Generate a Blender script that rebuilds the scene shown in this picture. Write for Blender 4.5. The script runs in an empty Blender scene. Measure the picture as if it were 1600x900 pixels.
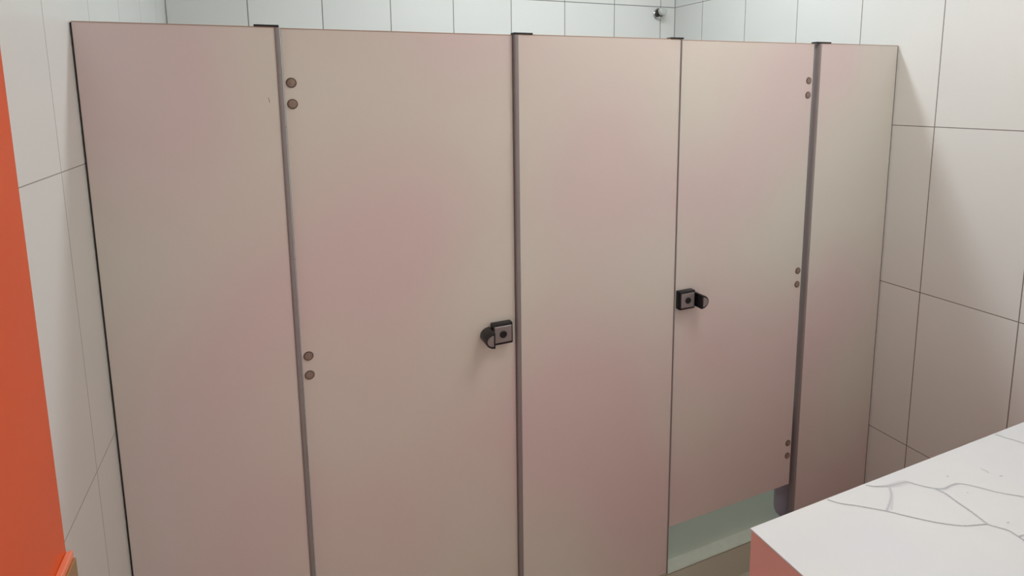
import bpy, bmesh, math
from mathutils import Matrix, Vector

C = bpy.context.scene.collection
sc = bpy.context.scene
ZT = 1.92            # top of the stall front
W = 2.5              # room width
D = 1.2785           # depth of the stalls
ZP = 0.12            # raised floor of the stalls
HC = 2.85            # ceiling height
YN = -1.25           # inner face of the entrance wall

# ------------------------------------------------------------------ camera
cam = bpy.data.cameras.new('camera'); co = bpy.data.objects.new('camera', cam); C.objects.link(co)
R = [[0.923759418544983, -0.38277433210061185, -0.01234290623659566],
     [0.3777144767161701, 0.9159241364915895, -0.135700958991327],
     [0.06324800967986825, 0.12069294460351232, 0.9906729543065506]]
m = Matrix.Identity(4)
for i in range(3):
    m[i][0] = R[0][i]; m[i][1] = R[2][i]; m[i][2] = -R[1][i]
m[0][3], m[1][3], m[2][3] = 0.3641124, -1.43586157, 1.76425571
co.matrix_world = m
cam.sensor_width = 36; cam.lens = 897.96 / 1600 * 36
cam.shift_x = (800 - 796.65) / 1600; cam.shift_y = -(450 - 268.98) / 1600
cam.clip_start = 0.02
sc.camera = co

# ------------------------------------------------------------------ world, exposure, room light
w = bpy.data.worlds.new('world'); sc.world = w; w.use_nodes = True
w.node_tree.nodes['Background'].inputs[0].default_value = (1.0, 0.87, 0.81, 1)
w.node_tree.nodes['Background'].inputs[1].default_value = 0.90
sc.view_settings.view_transform = 'Standard'; sc.view_settings.look = 'None'
sc.view_settings.gamma = 1; sc.view_settings.use_curve_mapping = False
sc.view_settings.exposure = 0.0
LAMPS = [  # x, y, length in x, length in y, watts, colour, label
    (1.42, 0.40, 1.50, 0.20, 20.5, (0.84, 0.94, 1.0), 'long white ceiling lamp above the toilet stalls'),
    (1.62, -0.72, 0.90, 0.45, 12.5, (1.0, 0.95, 0.90), 'wide white ceiling lamp above the washbasin counter'),
]

# ------------------------------------------------------------------ helpers
def srgb(r, g, b):
    f = lambda c: (c / 255 / 12.92) if c / 255 <= 0.04045 else ((c / 255 + 0.055) / 1.055) ** 2.4
    return (f(r), f(g), f(b), 1)

def mat(name, col, rough=0.5, metal=0.0, noise=None, bump=0.0, coat=0.0, spec=0.5, seed=0.0):
    """noise = (scale, second colour, detail)"""
    M = bpy.data.materials.new(name); M.use_nodes = True
    nt = M.node_tree; b = nt.nodes['Principled BSDF']
    b.inputs['Base Color'].default_value = col
    b.inputs['Roughness'].default_value = rough
    b.inputs['Metallic'].default_value = metal
    b.inputs['Specular IOR Level'].default_value = spec
    b.inputs['Coat Weight'].default_value = coat
    tc = nt.nodes.new('ShaderNodeTexCoord')
    if noise:
        n = nt.nodes.new('ShaderNodeTexNoise'); n.inputs['Scale'].default_value = noise[0]
        n.inputs['Detail'].default_value = noise[2]
        n.noise_dimensions = '4D'; n.inputs['W'].default_value = seed
        nt.links.new(tc.outputs['Object'], n.inputs['Vector'])
        r = nt.nodes.new('ShaderNodeValToRGB')
        r.color_ramp.elements[0].position = 0.38; r.color_ramp.elements[1].position = 0.64
        r.color_ramp.elements[0].color = col; r.color_ramp.elements[1].color = noise[1]
        nt.links.new(n.outputs['Fac'], r.inputs[0]); nt.links.new(r.outputs[0], b.inputs['Base Color'])
    if bump:
        n2 = nt.nodes.new('ShaderNodeTexNoise'); n2.inputs['Scale'].default_value = 220
        nt.links.new(tc.outputs['Object'], n2.inputs['Vector'])
        bp = nt.nodes.new('ShaderNodeBump'); bp.inputs['Strength'].default_value = bump
        bp.inputs['Distance'].default_value = 0.001
        nt.links.new(n2.outputs['Fac'], bp.inputs['Height']); nt.links.new(bp.outputs[0], b.inputs['Normal'])
    return M

def tile_mat(name, axis, off, zoff, col, grout, pu=0.3, pz=0.6, gw=0.0032, vaxis='Z', rough=0.28, var=0.05):
    M = bpy.data.materials.new(name); M.use_nodes = True
    nt = M.node_tree; N = nt.nodes; L = nt.links; b = N['Principled BSDF']
    tc = N.new('ShaderNodeTexCoord'); sp = N.new('ShaderNodeSeparateXYZ'); L.new(tc.outputs['Object'], sp.inputs[0])
    def mth(op, a, b_=None):
        n = N.new('ShaderNodeMath'); n.operation = op
        for i, v in enumerate((a, b_)):
            if v is None: continue
            if isinstance(v, (int, float)): n.inputs[i].default_value = v
            else: L.new(v, n.inputs[i])
        return n.outputs[0]
    def cell(ax, o, p):
        t = mth('DIVIDE', mth('SUBTRACT', sp.outputs[ax], o), p)
        fr = mth('SUBTRACT', t, mth('FLOOR', mth('ADD', t, 0.5)))
        dist = mth('MULTIPLY', mth('ABSOLUTE', fr), p)
        return mth('FLOOR', t), mth('LESS_THAN', dist, gw / 2)
    iu, lu = cell(axis, off, pu); iz, lz = cell(vaxis, zoff, pz)
    line = mth('MAXIMUM', lu, lz)
    cb = N.new('ShaderNodeCombineXYZ'); L.new(iu, cb.inputs[0]); L.new(iz, cb.inputs[1])
    wn = N.new('ShaderNodeTexWhiteNoise'); wn.noise_dimensions = '3D'; L.new(cb.outputs[0], wn.inputs['Vector'])
    mr = N.new('ShaderNodeMapRange'); L.new(wn.outputs['Value'], mr.inputs[0])
    mr.inputs['To Min'].default_value = 1 - var; mr.inputs['To Max'].default_value = 1.0
    hs = N.new('ShaderNodeHueSaturation'); hs.inputs['Color'].default_value = col; L.new(mr.outputs[0], hs.inputs['Value'])
    mx = N.new('ShaderNodeMix'); mx.data_type = 'RGBA'; L.new(line, mx.inputs['Factor'])
    L.new(hs.outputs[0], mx.inputs['A']); mx.inputs['B'].default_value = grout
    L.new(mx.outputs['Result'], b.inputs['Base Color'])
    ro = mth('ADD', mth('MULTIPLY', line, 0.5), rough); L.new(ro, b.inputs['Roughness'])
    bp = N.new('ShaderNodeBump'); bp.inputs['Distance'].default_value = 0.001; bp.inputs['Strength'].default_value = 0.6
    L.new(mth('SUBTRACT', 1.0, line), bp.inputs['Height']); L.new(bp.outputs[0], b.inputs['Normal'])
    return M

def box(bm, x0, x1, y0, y1, z0, z1, bev=0.0, seg=2, mi=0):
    g = bmesh.ops.create_cube(bm, size=1)
    vs = g['verts']
    for v in vs:
        v.co = Vector((x0 + (v.co.x + .5) * (x1 - x0), y0 + (v.co.y + .5) * (y1 - y0), z0 + (v.co.z + .5) * (z1 - z0)))
    fs = list({f for v in vs for f in v.link_faces})
    for f in fs: f.material_index = mi
    if bev:
        es = list({e for f in fs for e in f.edges})
        bmesh.ops.bevel(bm, geom=es, offset=bev, segments=seg, affect='EDGES', profile=0.5)
    return bm

def prism(bm, pts, axis, a, b, bev=0.0, seg=2):
    """extrude a 2D outline along axis ('X','Y','Z') from a to b"""
    def P(u, v, t):
        return {'X': (t, u, v), 'Y': (u, t, v), 'Z': (u, v, t)}[axis]
    lo = [bm.verts.new(P(u, v, a)) for u, v in pts]; hi = [bm.verts.new(P(u, v, b)) for u, v in pts]
    n = len(pts)
    f1 = bm.faces.new(lo); f2 = bm.faces.new(hi[::-1])
    for i in range(n):
        bm.faces.new((lo[i], hi[i], hi[(i + 1) % n], lo[(i + 1) % n]))
    bmesh.ops.recalc_face_normals(bm, faces=bm.faces[:])
    if bev:
        es = list(f1.edges) + list(f2.edges)
        bmesh.ops.bevel(bm, geom=es, offset=bev, segments=seg, affect='EDGES', profile=0.5)
    return bm

def lathe(bm, prof, c, axis='Y', n=32):
    """prof: (radius, t) along the axis; c: centre"""
    rings = []
    for r, t in prof:
        ring = []
        for k in range(n):
            a = 2 * math.pi * k / n; p, q = r * math.cos(a), r * math.sin(a)
            o = {'X': (t, p, q), 'Y': (p, t, q), 'Z': (p, q, t)}[axis]
            ring.append(bm.verts.new((c[0] + o[0], c[1] + o[1], c[2] + o[2])))
        rings.append(ring)
    for a, b in zip(rings, rings[1:]):
        for k in range(n): bm.faces.new((a[k], a[(k + 1) % n], b[(k + 1) % n], b[k]))
    bm.faces.new(rings[0]); bm.faces.new(rings[-1][::-1])
    bmesh.ops.recalc_face_normals(bm, faces=bm.faces[:])
    return bm

def NB(): return bmesh.new()

def obj(name, bm, mats, parent=None, smooth=False):
    me = bpy.data.meshes.new(name); bm.normal_update()
    if smooth:
        for f in bm.faces: f.smooth = True
    bm.to_mesh(me); bm.free()
    o = bpy.data.objects.new(name, me); C.objects.link(o)
    for q in (mats if isinstance(mats, (list, tuple)) else [mats]): me.materials.append(q)
    if parent:
        o.parent = parent; o.matrix_parent_inverse = parent.matrix_world.inverted()
    if smooth:
        me.set_sharp_from_angle(angle=math.radians(35))
    return o

def thing(name, label, cat, loc=(0, 0, 0), group=None):
    o = bpy.data.objects.new(name, None); C.objects.link(o); o.location = loc
    o.empty_display_size = 0.05
    o['label'] = label; o['category'] = cat; o['kind'] = 'thing'
    if group: o['group'] = group
    bpy.context.view_layer.update()
    return o

def tag(o, label, cat, group=None):
    o['label'] = label; o['category'] = cat
    if group: o['group'] = group
    return o

def struct(name, bm, mats):
    o = obj(name, bm, mats); o['kind'] = 'structure'; return o

# ------------------------------------------------------------------ materials
tile_c = srgb(222, 222, 218); gr_c = srgb(118, 110, 104)
M_left = tile_mat('left wall tile', 'Y', -0.147, ZT - 0.29, tile_c, srgb(152, 146, 140), gw=0.0020)
M_right = tile_mat('right wall tile', 'Y', -0.1475, ZT - 0.29, tile_c, gr_c, gw=0.003)
M_back = tile_mat('back wall tile', 'X', 2.4015, ZT - 0.29, tile_c, srgb(125, 122, 118), gw=0.0042)
M_near = tile_mat('near wall tile', 'X', 2.4015, ZT - 0.29, tile_c, gr_c)
M_floor = tile_mat('floor tile', 'X', 0.1, 0.0, srgb(178, 177, 165), srgb(140, 136, 128), 0.3, 0.3, 0.003, 'Y', 0.45)
M_floor2 = tile_mat('stall floor tile', 'X', 0.5, 0.85, srgb(152, 156, 140), srgb(136, 138, 126), 0.9, 0.9, 0.002, 'Y', 0.4, 0.02)
M_kerb = mat('kerb stone', srgb(160, 163, 148), 0.4, noise=(30, srgb(156, 159, 144), 4))
M_ceil = mat('ceiling paint', srgb(238, 236, 230), 0.9, bump=0.1)
M_lam = mat('beige laminate', srgb(217, 200, 198), 0.42, noise=(1.9, srgb(216, 213, 203), 0.5), bump=0.05, seed=20.55)
M_alu = mat('grey aluminium', srgb(146, 140, 140), 0.4, metal=0.2, bump=0.03)
M_aluside = mat('dark aluminium', srgb(104, 100, 98), 0.4, metal=0.3)
M_foot = mat('blue grey aluminium', srgb(150, 154, 172), 0.45, metal=0.1)
M_band = mat('brown edge band', srgb(176, 150, 134), 0.5)
M_dark = mat('dark gap and trim', srgb(40, 36, 33), 0.7)
M_black = mat('black plastic', srgb(16, 17, 21), 0.38)
M_face = mat('brushed steel', srgb(150, 143, 142), 0.4, metal=0.45, bump=0.05)
M_bolt = mat('beige bolt cap', srgb(148, 128, 116), 0.5, noise=(300, srgb(135, 117, 106), 2))
M_boltrim = mat('bolt rim', srgb(92, 76, 68), 0.5)
M_orange = mat('orange paint', srgb(222, 82, 14), 0.35, noise=(3, srgb(217, 78, 12), 2), coat=0.2)
M_orange2 = mat('orange paint with highlight', srgb(240, 138, 104), 0.3, coat=0.3)  # paler orange: highlights on the lock plate painted into its colour
M_brass = mat('brass', srgb(190, 158, 112), 0.3, metal=0.8)
M_quartz = mat('white quartz', srgb(216, 216, 215), 0.3, noise=(5, srgb(213, 214, 217), 3), coat=0.2)
M_vein = mat('grey vein', srgb(172, 172, 172), 0.3)
M_vein2 = mat('pale grey vein', srgb(199, 199, 203), 0.3)
M_pink = mat('coral laminate', srgb(232, 176, 168), 0.45, noise=(4, srgb(228, 171, 164), 2))
M_chrome = mat('chrome', srgb(205, 205, 203), 0.15, metal=0.9)
M_knob = mat('satin chrome', srgb(205, 206, 203), 0.3, metal=0.5)
M_white = mat('white enamel', srgb(235, 235, 232), 0.5)

def emis(col, s):
    M = bpy.data.materials.new('lamp diffuser'); M.use_nodes = True
    b = M.node_tree.nodes['Principled BSDF']
    b.inputs['Base Color'].default_value = (0.9, 0.9, 0.9, 1)
    b.inputs['Emission Color'].default_value = (*col, 1); b.inputs['Emission Strength'].default_value = s
    return M

# ------------------------------------------------------------------ room shell
T = 0.12
struct('floor', box(NB(), -T, W + T, YN - 1.2, 0.0, -0.1, 0.0), M_floor)
struct('floor', box(NB(), -T, W + T, 0.0, D + T, -0.1, ZP), M_floor2)
# kerb along the front of the raised floor
kb = NB(); box(kb, 0, W, -0.004, 0.045, ZP - 0.001, ZP + 0.004, 0.001)
struct('trim_1', kb, M_kerb)
struct('trim_4', box(NB(), 0, W, -0.004, -0.0001, 0.0, ZP - 0.0012), mat('riser tile', srgb(196, 200, 182), 0.4))
struct('wall_left', box(NB(), -T, 0, YN, D + T, -0.1, HC), M_left)
struct('wall_right', box(NB(), W, W + T, YN, D + T, -0.1, HC), M_right)
struct('wall_back', box(NB(), 0, W, D, D + T, -0.1, HC), M_back)
struct('trim_2', box(NB(), W - 0.0025, W, D - 0.0025, D, ZP, HC), mat('corner joint grey', srgb(140, 135, 130), 0.8))
struct('trim_3', box(NB(), 0, 0.0015, D - 0.0015, D, ZP, HC), mat('corner joint light', srgb(170, 168, 162), 0.8))
# entrance wall with its doorway
nw = NB()
box(nw, -T, 0.02, YN - 0.12, YN, 0, HC); box(nw, 0.90, W + T, YN - 0.12, YN, 0, HC); box(nw, 0.02, 0.90, YN - 0.12, YN, 2.12, HC)
struct('wall_near', nw, M_near)
struct('ceiling', box(NB(), -T, W + T, YN - 0.12, D + T, HC, HC + 0.1), M_ceil)

# ------------------------------------------------------------------ entrance door (open against the left wall)
dr = struct('door_1', box(NB(), 0.018, 0.060, YN + 0.015, -0.5224, 0.01, 2.10, 0.002), M_orange)
es = obj('lock_plate', box(NB(), 0.060, 0.0685, -0.572, -0.5245, 0.93, 1.1365, 0.0015), M_orange2, dr)
es['label'] = 'orange lock plate with highlights painted into its colour'
lt = NB(); box(lt, 0.0685, 0.0722, -0.566, -0.5285, 0.97, 1.127, 0.0015)
lb = obj('latch_plate', lt, M_brass, es); lb['label'] = 'brass latch plate'
kn = NB(); lathe(kn, [(0.005, 0), (0.005, 0.002), (0.007, 0.004), (0.007, 0.006), (0.005, 0.008), (0.002, 0.009)], (0.0720, -0.548, 1.098), 'X')
kk = obj('turn_knob', kn, M_brass, es, True); kk['label'] = 'brass turn knob'
for hz in (0.35, 1.05, 1.85):
    hb = NB(); lathe(hb, [(0.007, -0.045), (0.007, 0.045)], (0.062, YN + 0.012, hz), 'Z', 16)
    obj('hinge', hb, M_brass, dr, True)

# ------------------------------------------------------------------ stall front: fixed panels
PT = 0.013
def profile(bm, x0, x1, z0, z1, yb):
    """rounded aluminium edge strip"""
    r = (x1 - x0) / 2; pts = []
    for k in range(9):
        a = math.pi * k / 8
        pts.append((x0 + r - r * math.cos(a), -0.0005 - 0.0035 * math.sin(a)))
    pts += [(x1, yb), (x0, yb)]
    return prism(bm, pts, 'Z', z0, z1)

def fixed_panel(x0, x1, label, strips, caps, channels, zb=ZP + 0.005):
    t = thing('partition_panel', label, 'partition panel', ((x0 + x1) / 2, 0, ZP), 'fixed beige panels of the stall front')
    pb = box(NB(), x0, x1, 0.0, PT, zb, ZT, 0.0008, 1)
    box(pb, x0, x1, -0.0003, PT + 0.0003, ZT - 0.0022, ZT + 0.0003, 0, 1, 1)
    obj('panel', pb, [M_lam, M_band], t)
    for a, b, yb, z0 in strips:
        p = obj('edge_profile', profile(NB(), a, b, z0, ZT - 0.001, yb), M_alu, t, True)
        p['label'] = 'grey aluminium edge profile'
    for a, b in caps:
        c = obj('top_cap', box(NB(), a, b, -0.003, 0.020, ZT, ZT + 0.0045, 0.0008, 1), M_black, t)
        c['label'] = 'thin black end cap on the top edge'
    for a, b in channels:
        c = obj('wall_channel', box(NB(), a, b, 0.0005, PT, zb, ZT - 0.002), M_dark, t)
        c['label'] = 'dark joint against the tiled wall'
    s = obj('bottom_gap_shade', box(NB(), x0, x1, 0.002, PT - 0.002, ZP + 0.0042, zb), M_dark, t)  # dark strip paints the shade of the narrow gap below the panel
    s['label'] = 'dark strip standing in for the shaded gap under the panel'
    return t

fixed_panel(0.0036, 0.3835, 'narrow beige fixed stall panel beside the orange entrance door',
            [(0.3835, 0.3945, 0.012, ZP + 0.0045)], [(0.3405, 0.3930)], [(0.0014, 0.0036)])
p1 = bpy.data.objects['panel']
b = NB(); prism(b, [(0.3606, 1.762), (0.3616, 1.7625), (0.3636, 1.754), (0.3636, 1.750), (0.3622, 1.7505), (0.3620, 1.755)], 'Y', -0.0004, 0.0006)
sf = obj('scuff', b, mat('scuff brown', srgb(150, 122, 112), 0.7), p1); sf['label'] = 'small brown scuff mark'
fixed_panel(0.9850, 1.5190, 'wide beige fixed stall panel between the two doors',
            [(0.9725, 0.9850, 0.016, ZP + 0.0045), (1.5190, 1.5225, 0.012, ZP + 0.0045)], [(0.9715, 1.0270), (1.4810, 1.5280)], [])
p3 = fixed_panel(2.1085, 2.4962, 'narrow beige fixed stall panel behind the marble-look counter',
                 [(2.0990, 2.1085, 0.024, ZP + 0.0045)], [(2.0830, 2.1510)], [(2.4962, 2.4986)])
# foot plate that carries the hinge post, seen under the right-hand door
fp = [(2.036, 0.215), (2.036, 0.60), (2.118, 0.60), (2.118, ZP + 0.0042), (2.088, ZP + 0.0042), (2.050, 0.168), (2.0395, 0.190)]
o = obj('support_foot', prism(NB(), fp, 'Y', 0.0245, 0.032, 0.001, 1), M_foot, p3)
o['label'] = 'blue-grey metal foot with a rounded corner below the door'

# dividing panel between the stalls, behind the wide panel
dv = thing('dividing_panel', 'beige panel dividing the two stalls behind the wide front panel', 'partition panel', (1.25, 0.64, ZP))
obj('panel', box(NB(), 1.244, 1.256, PT + 0.001, D - 0.002, ZP + 0.15, ZT - 0.012, 0.0008, 1), M_lam, dv)
for yy in (0.12, 1.15):
    obj('support_foot', box(NB(), 1.238, 1.262, yy, yy + 0.05, ZP + 0.0002, ZP + 0.20, 0.003), M_alu, dv)

# ------------------------------------------------------------------ stall doors
def stall_door(x0, x1, zb, hinge_x, side, lx, label, lid, bolts):
    """side = +1 when the latch sits at the right edge, -1 at the left edge"""
    t = thing('stall_door', label, 'stall door', ((x0 + x1) / 2, 0.0, ZP), 'beige doors of the stall front')
    yf = 0.009
    pb = box(NB(), x0, x1, yf, yf + PT, zb, ZT - 0.001, 0.0008, 1)
    box(pb, x0, x1, yf - 0.0003, yf + PT + 0.0003, ZT - 0.0032, ZT - 0.0007, 0, 1, 1)
    obj('door_leaf', pb, [M_lam, M_band], t)
    for z in bolts:
        b = NB(); lathe(b, [(0.0118, 0.001), (0.0118, -0.0012), (0.0105, -0.0024), (0.0096, -0.0024), (0.0092, -0.0010)], (hinge_x, yf, z), 'Y', 32)
        q = obj('hinge_bolt', b, M_boltrim, t, True)
        q['label'] = 'round hinge bolt cap'
        b = NB(); lathe(b, [(0.0093, -0.0005), (0.0093, -0.0022), (0.006, -0.0030), (0.001, -0.0033)], (hinge_x, yf, z), 'Y', 32)
        obj('bolt_face', b, M_bolt, q, True)
    # latch
    zc = 1.0985
    hb = NB(); box(hb, lx - 0.030, lx + 0.030, -0.0125, yf, zc - 0.0305, zc + 0.0305, 0.0025)
    # lip from the housing to the thumb grip
    a, b_ = (lx - 0.060, lx - 0.028) if side > 0 else (lx + 0.028, lx + 0.060)
    h = obj('latch', hb, M_black, t, True); h['label'] = 'black indicator latch with steel plate and thumb grip'
    obj('face_plate', box(NB(), lx - 0.0255, lx + 0.0255, -0.0145, -0.0120, zc - 0.0235, zc + 0.0235, 0.0008, 1), M_face, h)
    bt = NB(); lathe(bt, [(0.0105, -0.013), (0.0105, -0.0165), (0.0085, -0.0180), (0.0078, -0.0172), (0.001, -0.0172)], (lx, 0, zc), 'Y', 32)
    obj('indicator', bt, M_black, h, True)
    # D-shaped thumb grip standing out from the door beside the housing
    def dshape(cx, w, hh, n=14):
        pts = [(cx, hh), (cx, -hh)] if side > 0 else [(cx, -hh), (cx, hh)]
        for k in range(1, n):
            an = -math.pi / 2 + math.pi * k / n
            if side > 0: pts.append((cx - w * math.cos(an), hh * math.sin(an)))
            else: pts.append((cx + w * math.cos(an), -hh * math.sin(an)))
        return [(u, v + zc - 0.003) for u, v in pts]
    cx = lx - side * 0.0335
    g = prism(NB(), dshape(cx, 0.0275, 0.0225), 'Y', -0.041, yf, 0.0012)
    g = obj('thumb_grip', g, M_black, h, True)
    g['label'] = 'black D-shaped thumb grip with grey end'
    cx = lx - side * 0.0385
    e = prism(NB(), dshape(cx, 0.0185, 0.0155), 'Y', -0.0422, -0.0400, 0.0003, 1)
    e = obj('grip_inlay', e, M_face, h, False); e['label'] = 'grey D-shaped inlay'
    return t

BZ = [ZT - .125, ZT - .174, ZT - .796, ZT - .846, ZT - 1.460, ZT - 1.511]
stall_door(0.3960, 0.9710, ZT - 1.632, 0.4125, +1, 0.9245,
           'beige stall door between the left panel and the wide middle panel, full height', 0, BZ)
stall_door(1.5320, 2.0860, ZT - 1.632, 2.0680, -1, 1.5635,
           'beige stall door with a gap below it, next to the panel by the counter', 1, BZ)

# ------------------------------------------------------------------ washbasin counter
CX, CY, CZ = 1.2137, -0.6373, 0.88
vc = thing('vanity_counter', 'white marble-look counter with grey veins and a coral side panel', 'counter', ((CX + W) / 2, (CY + YN) / 2, 0))
tp = NB(); box(tp, CX, W - 0.001, YN + 0.001, CY, CZ - 0.004, CZ, 0.0006, 1)
def ribbon(bm, pts, wd, z, mi):
    P = [Vector((x, y)) for x, y in pts]
    # resample with Catmull-Rom for smooth veins
    Q = []
    for i in range(len(P) - 1):
        a = P[max(i - 1, 0)]; b = P[i]; c = P[i + 1]; d = P[min(i + 2, len(P) - 1)]
        for s in range(6):
            t = s / 6
            Q.append(0.5 * ((2 * b) + (-a + c) * t + (2 * a - 5 * b + 4 * c - d) * t * t + (-a + 3 * b - 3 * c + d) * t ** 3))
    Q.append(P[-1]); n = len(Q); prev = None
    for i, q in enumerate(Q):
        dd = (Q[min(i + 1, n - 1)] - Q[max(i - 1, 0)]).normalized(); nn = Vector((-dd.y, dd.x))
        f = wd(i / (n - 1)) / 2 if callable(wd) else wd / 2 * (0.75 + 0.5 * abs(math.sin(i * 1.7)))
        l = bm.verts.new((q.x + nn.x * f, q.y + nn.y * f, z)); r = bm.verts.new((q.x - nn.x * f, q.y - nn.y * f, z))
        if prev:
            fc = bm.faces.new((prev[0], prev[1], r, l)); fc.material_index = mi
            fc.normal_update()
            if fc.normal.z < 0: fc.normal_flip()
        prev = (l, r)
V1 = [(1.4301, -0.6411), (1.4449, -0.6606), (1.4738, -0.6816), (1.4947, -0.6997), (1.5128, -0.7152), (1.5329, -0.7368), (1.5579, -0.7619), (1.5793, -0.7813), (1.6128, -0.8035), (1.6389, -0.8126), (1.6633, -0.8204)]
V2 = [(1.5492, -0.6415), (1.5615, -0.6522), (1.5884, -0.6632), (1.6133, -0.6673), (1.6346, -0.6698), (1.6454, -0.6731), (1.6548, -0.6854), (1.6655, -0.6987), (1.6779, -0.7107), (1.6826, -0.727), (1.6791, -0.7478), (1.6757, -0.7678), (1.6718, -0.7911), (1.6645, -0.8198), (1.6747, -0.8363), (1.683, -0.848), (1.6821, -0.8609), (1.6808, -0.8708)]
V3 = [(1.5911, -0.6677), (1.5714, -0.6853), (1.5462, -0.6995), (1.5138, -0.7145)]
V3b = [(1.579, -0.6821), (1.5506, -0.7014), (1.5243, -0.7173)]
V4 = [(1.6779, -0.7107), (1.6965, -0.7188), (1.7232, -0.7184), (1.743, -0.7203), (1.7583, -0.7323), (1.7771, -0.755), (1.7908, -0.7727), (1.8106, -0.7903), (1.8264, -0.8035), (1.86, -0.83), (1.90, -0.90), (1.96, -0.96), (2.02, -1.05)]
V5 = [(2.0334, -0.6404), (2.041, -0.6629), (2.055, -0.6921), (2.0699, -0.7257), (2.11, -0.80), (2.12, -0.90), (2.2, -1.02)]
V6 = [(1.8454, -0.71), (1.8495, -0.7162), (1.8461, -0.7255)]
V7 = [(1.6814, -0.8659), (1.6961, -0.867), (1.7313, -0.8769), (1.80, -0.93), (1.84, -1.05)]
V8 = [(1.6808, -0.8708), (1.675, -0.90), (1.65, -0.97), (1.66, -1.08)]
zt = CZ + 0.0003
ribbon(tp, V2[1:7], lambda t: 0.003 + 0.011 * math.sin(math.pi * t), zt, 2)
ribbon(tp, V2[8:14], 0.005, zt, 2)
ribbon(tp, V3, 0.006, zt + 0.00005, 2); ribbon(tp, V3b, 0.0035, zt + 0.0001, 2)
ribbon(tp, V4[:4], 0.006, zt + 0.00005, 2)
zt += 0.0002
for i, (v, wd) in enumerate(((V1, 0.0027), (V2, 0.0025), (V3, 0.0012), (V4, 0.0020), (V5, 0.0024), (V6, 0.0018), (V7, 0.0032), (V8, 0.0032))):
    ribbon(tp, v, wd, zt + i * 0.00002, 1)
for a, b in (((1.7447, -0.6949), (1.7504, -0.6966)), ((1.856, -0.7425), (1.8632, -0.7442)), ((1.73, -0.7463), (1.7292, -0.7486)), ((1.704, -0.8341), (1.7093, -0.8353))):
    ribbon(tp, [a, b], 0.0025, zt, 1)
obj('countertop', tp, [M_quartz, M_vein, M_vein2], vc)
sp_ = obj('side_panel', box(NB(), CX + 0.0015, CX + 0.0195, YN + 0.002, CY - 0.0015, 0.001, CZ - 0.0045, 0.001, 1), M_pink, vc)
sp_['label'] = 'coral red side panel'
obj('front_panel', box(NB(), CX + 0.020, W - 0.001, CY - 0.0195, CY - 0.0015, 0.001, CZ - 0.0045, 0.001, 1), M_pink, vc)['label'] = 'coral red front panel'

# ------------------------------------------------------------------ chrome fitting high on the back wall
hk = thing('robe_hook', 'small chrome fitting high on the back wall near the corner', 'hook', (2.384, D, 2.192))
b = NB(); lathe(b, [(0.030, 0.0), (0.030, -0.005), (0.026, -0.009), (0.012, -0.010)], (2.382, D, 2.190), 'Y', 40)
obj('flange', b, M_chrome, hk, True)
b = NB(); lathe(b, [(0.013, -0.008), (0.013, -0.026), (0.021, -0.028)], (2.384, D, 2.194), 'Y', 32)
obj('neck', b, M_dark, hk, True)['label'] = 'dark collar'
b = NB()
kp = [(-0.022, 0.018), (0.022, 0.018), (0.026, 0.006), (0.020, -0.010), (0.006, -0.018), (-0.010, -0.017), (-0.021, -0.006), (-0.024, 0.006)]
prism(b, [(2.386 + u * 1.14, 2.197 + v * 1.16) for u, v in kp], 'Y', D - 0.0295, D - 0.0265, 0.0008, 1)
obj('rim', b, M_dark, hk, True)['label'] = 'dark rim behind the knob'
b = NB()
prism(b, [(2.386 + u, 2.196 + v) for u, v in kp], 'Y', D - 0.052, D - 0.029, 0.004, 3)
obj('knob', b, M_knob, hk, True)

# ------------------------------------------------------------------ ceiling lamps
for x, y, lx, ly, wt, col, lab in LAMPS:
    t = thing('ceiling_light', lab, 'ceiling lamp', (x, y, HC))
    fr = NB(); a, b = lx / 2, ly / 2
    for q in ((x - a, x + a, y - b, y - b + .02), (x - a, x + a, y + b - .02, y + b), (x - a, x - a + .02, y - b + .02, y + b - .02), (x + a - .02, x + a, y - b + .02, y + b - .02)):
        box(fr, *q, HC - 0.022, HC - 0.0005)
    obj('frame', fr, M_white, t)
    A = (lx - .04) * (ly - .04)
    obj('diffuser', box(NB(), x - a + .021, x + a - .021, y - b + .021, y + b - .021, HC - 0.016, HC - 0.004), emis(col, wt / (math.pi * A)), t)
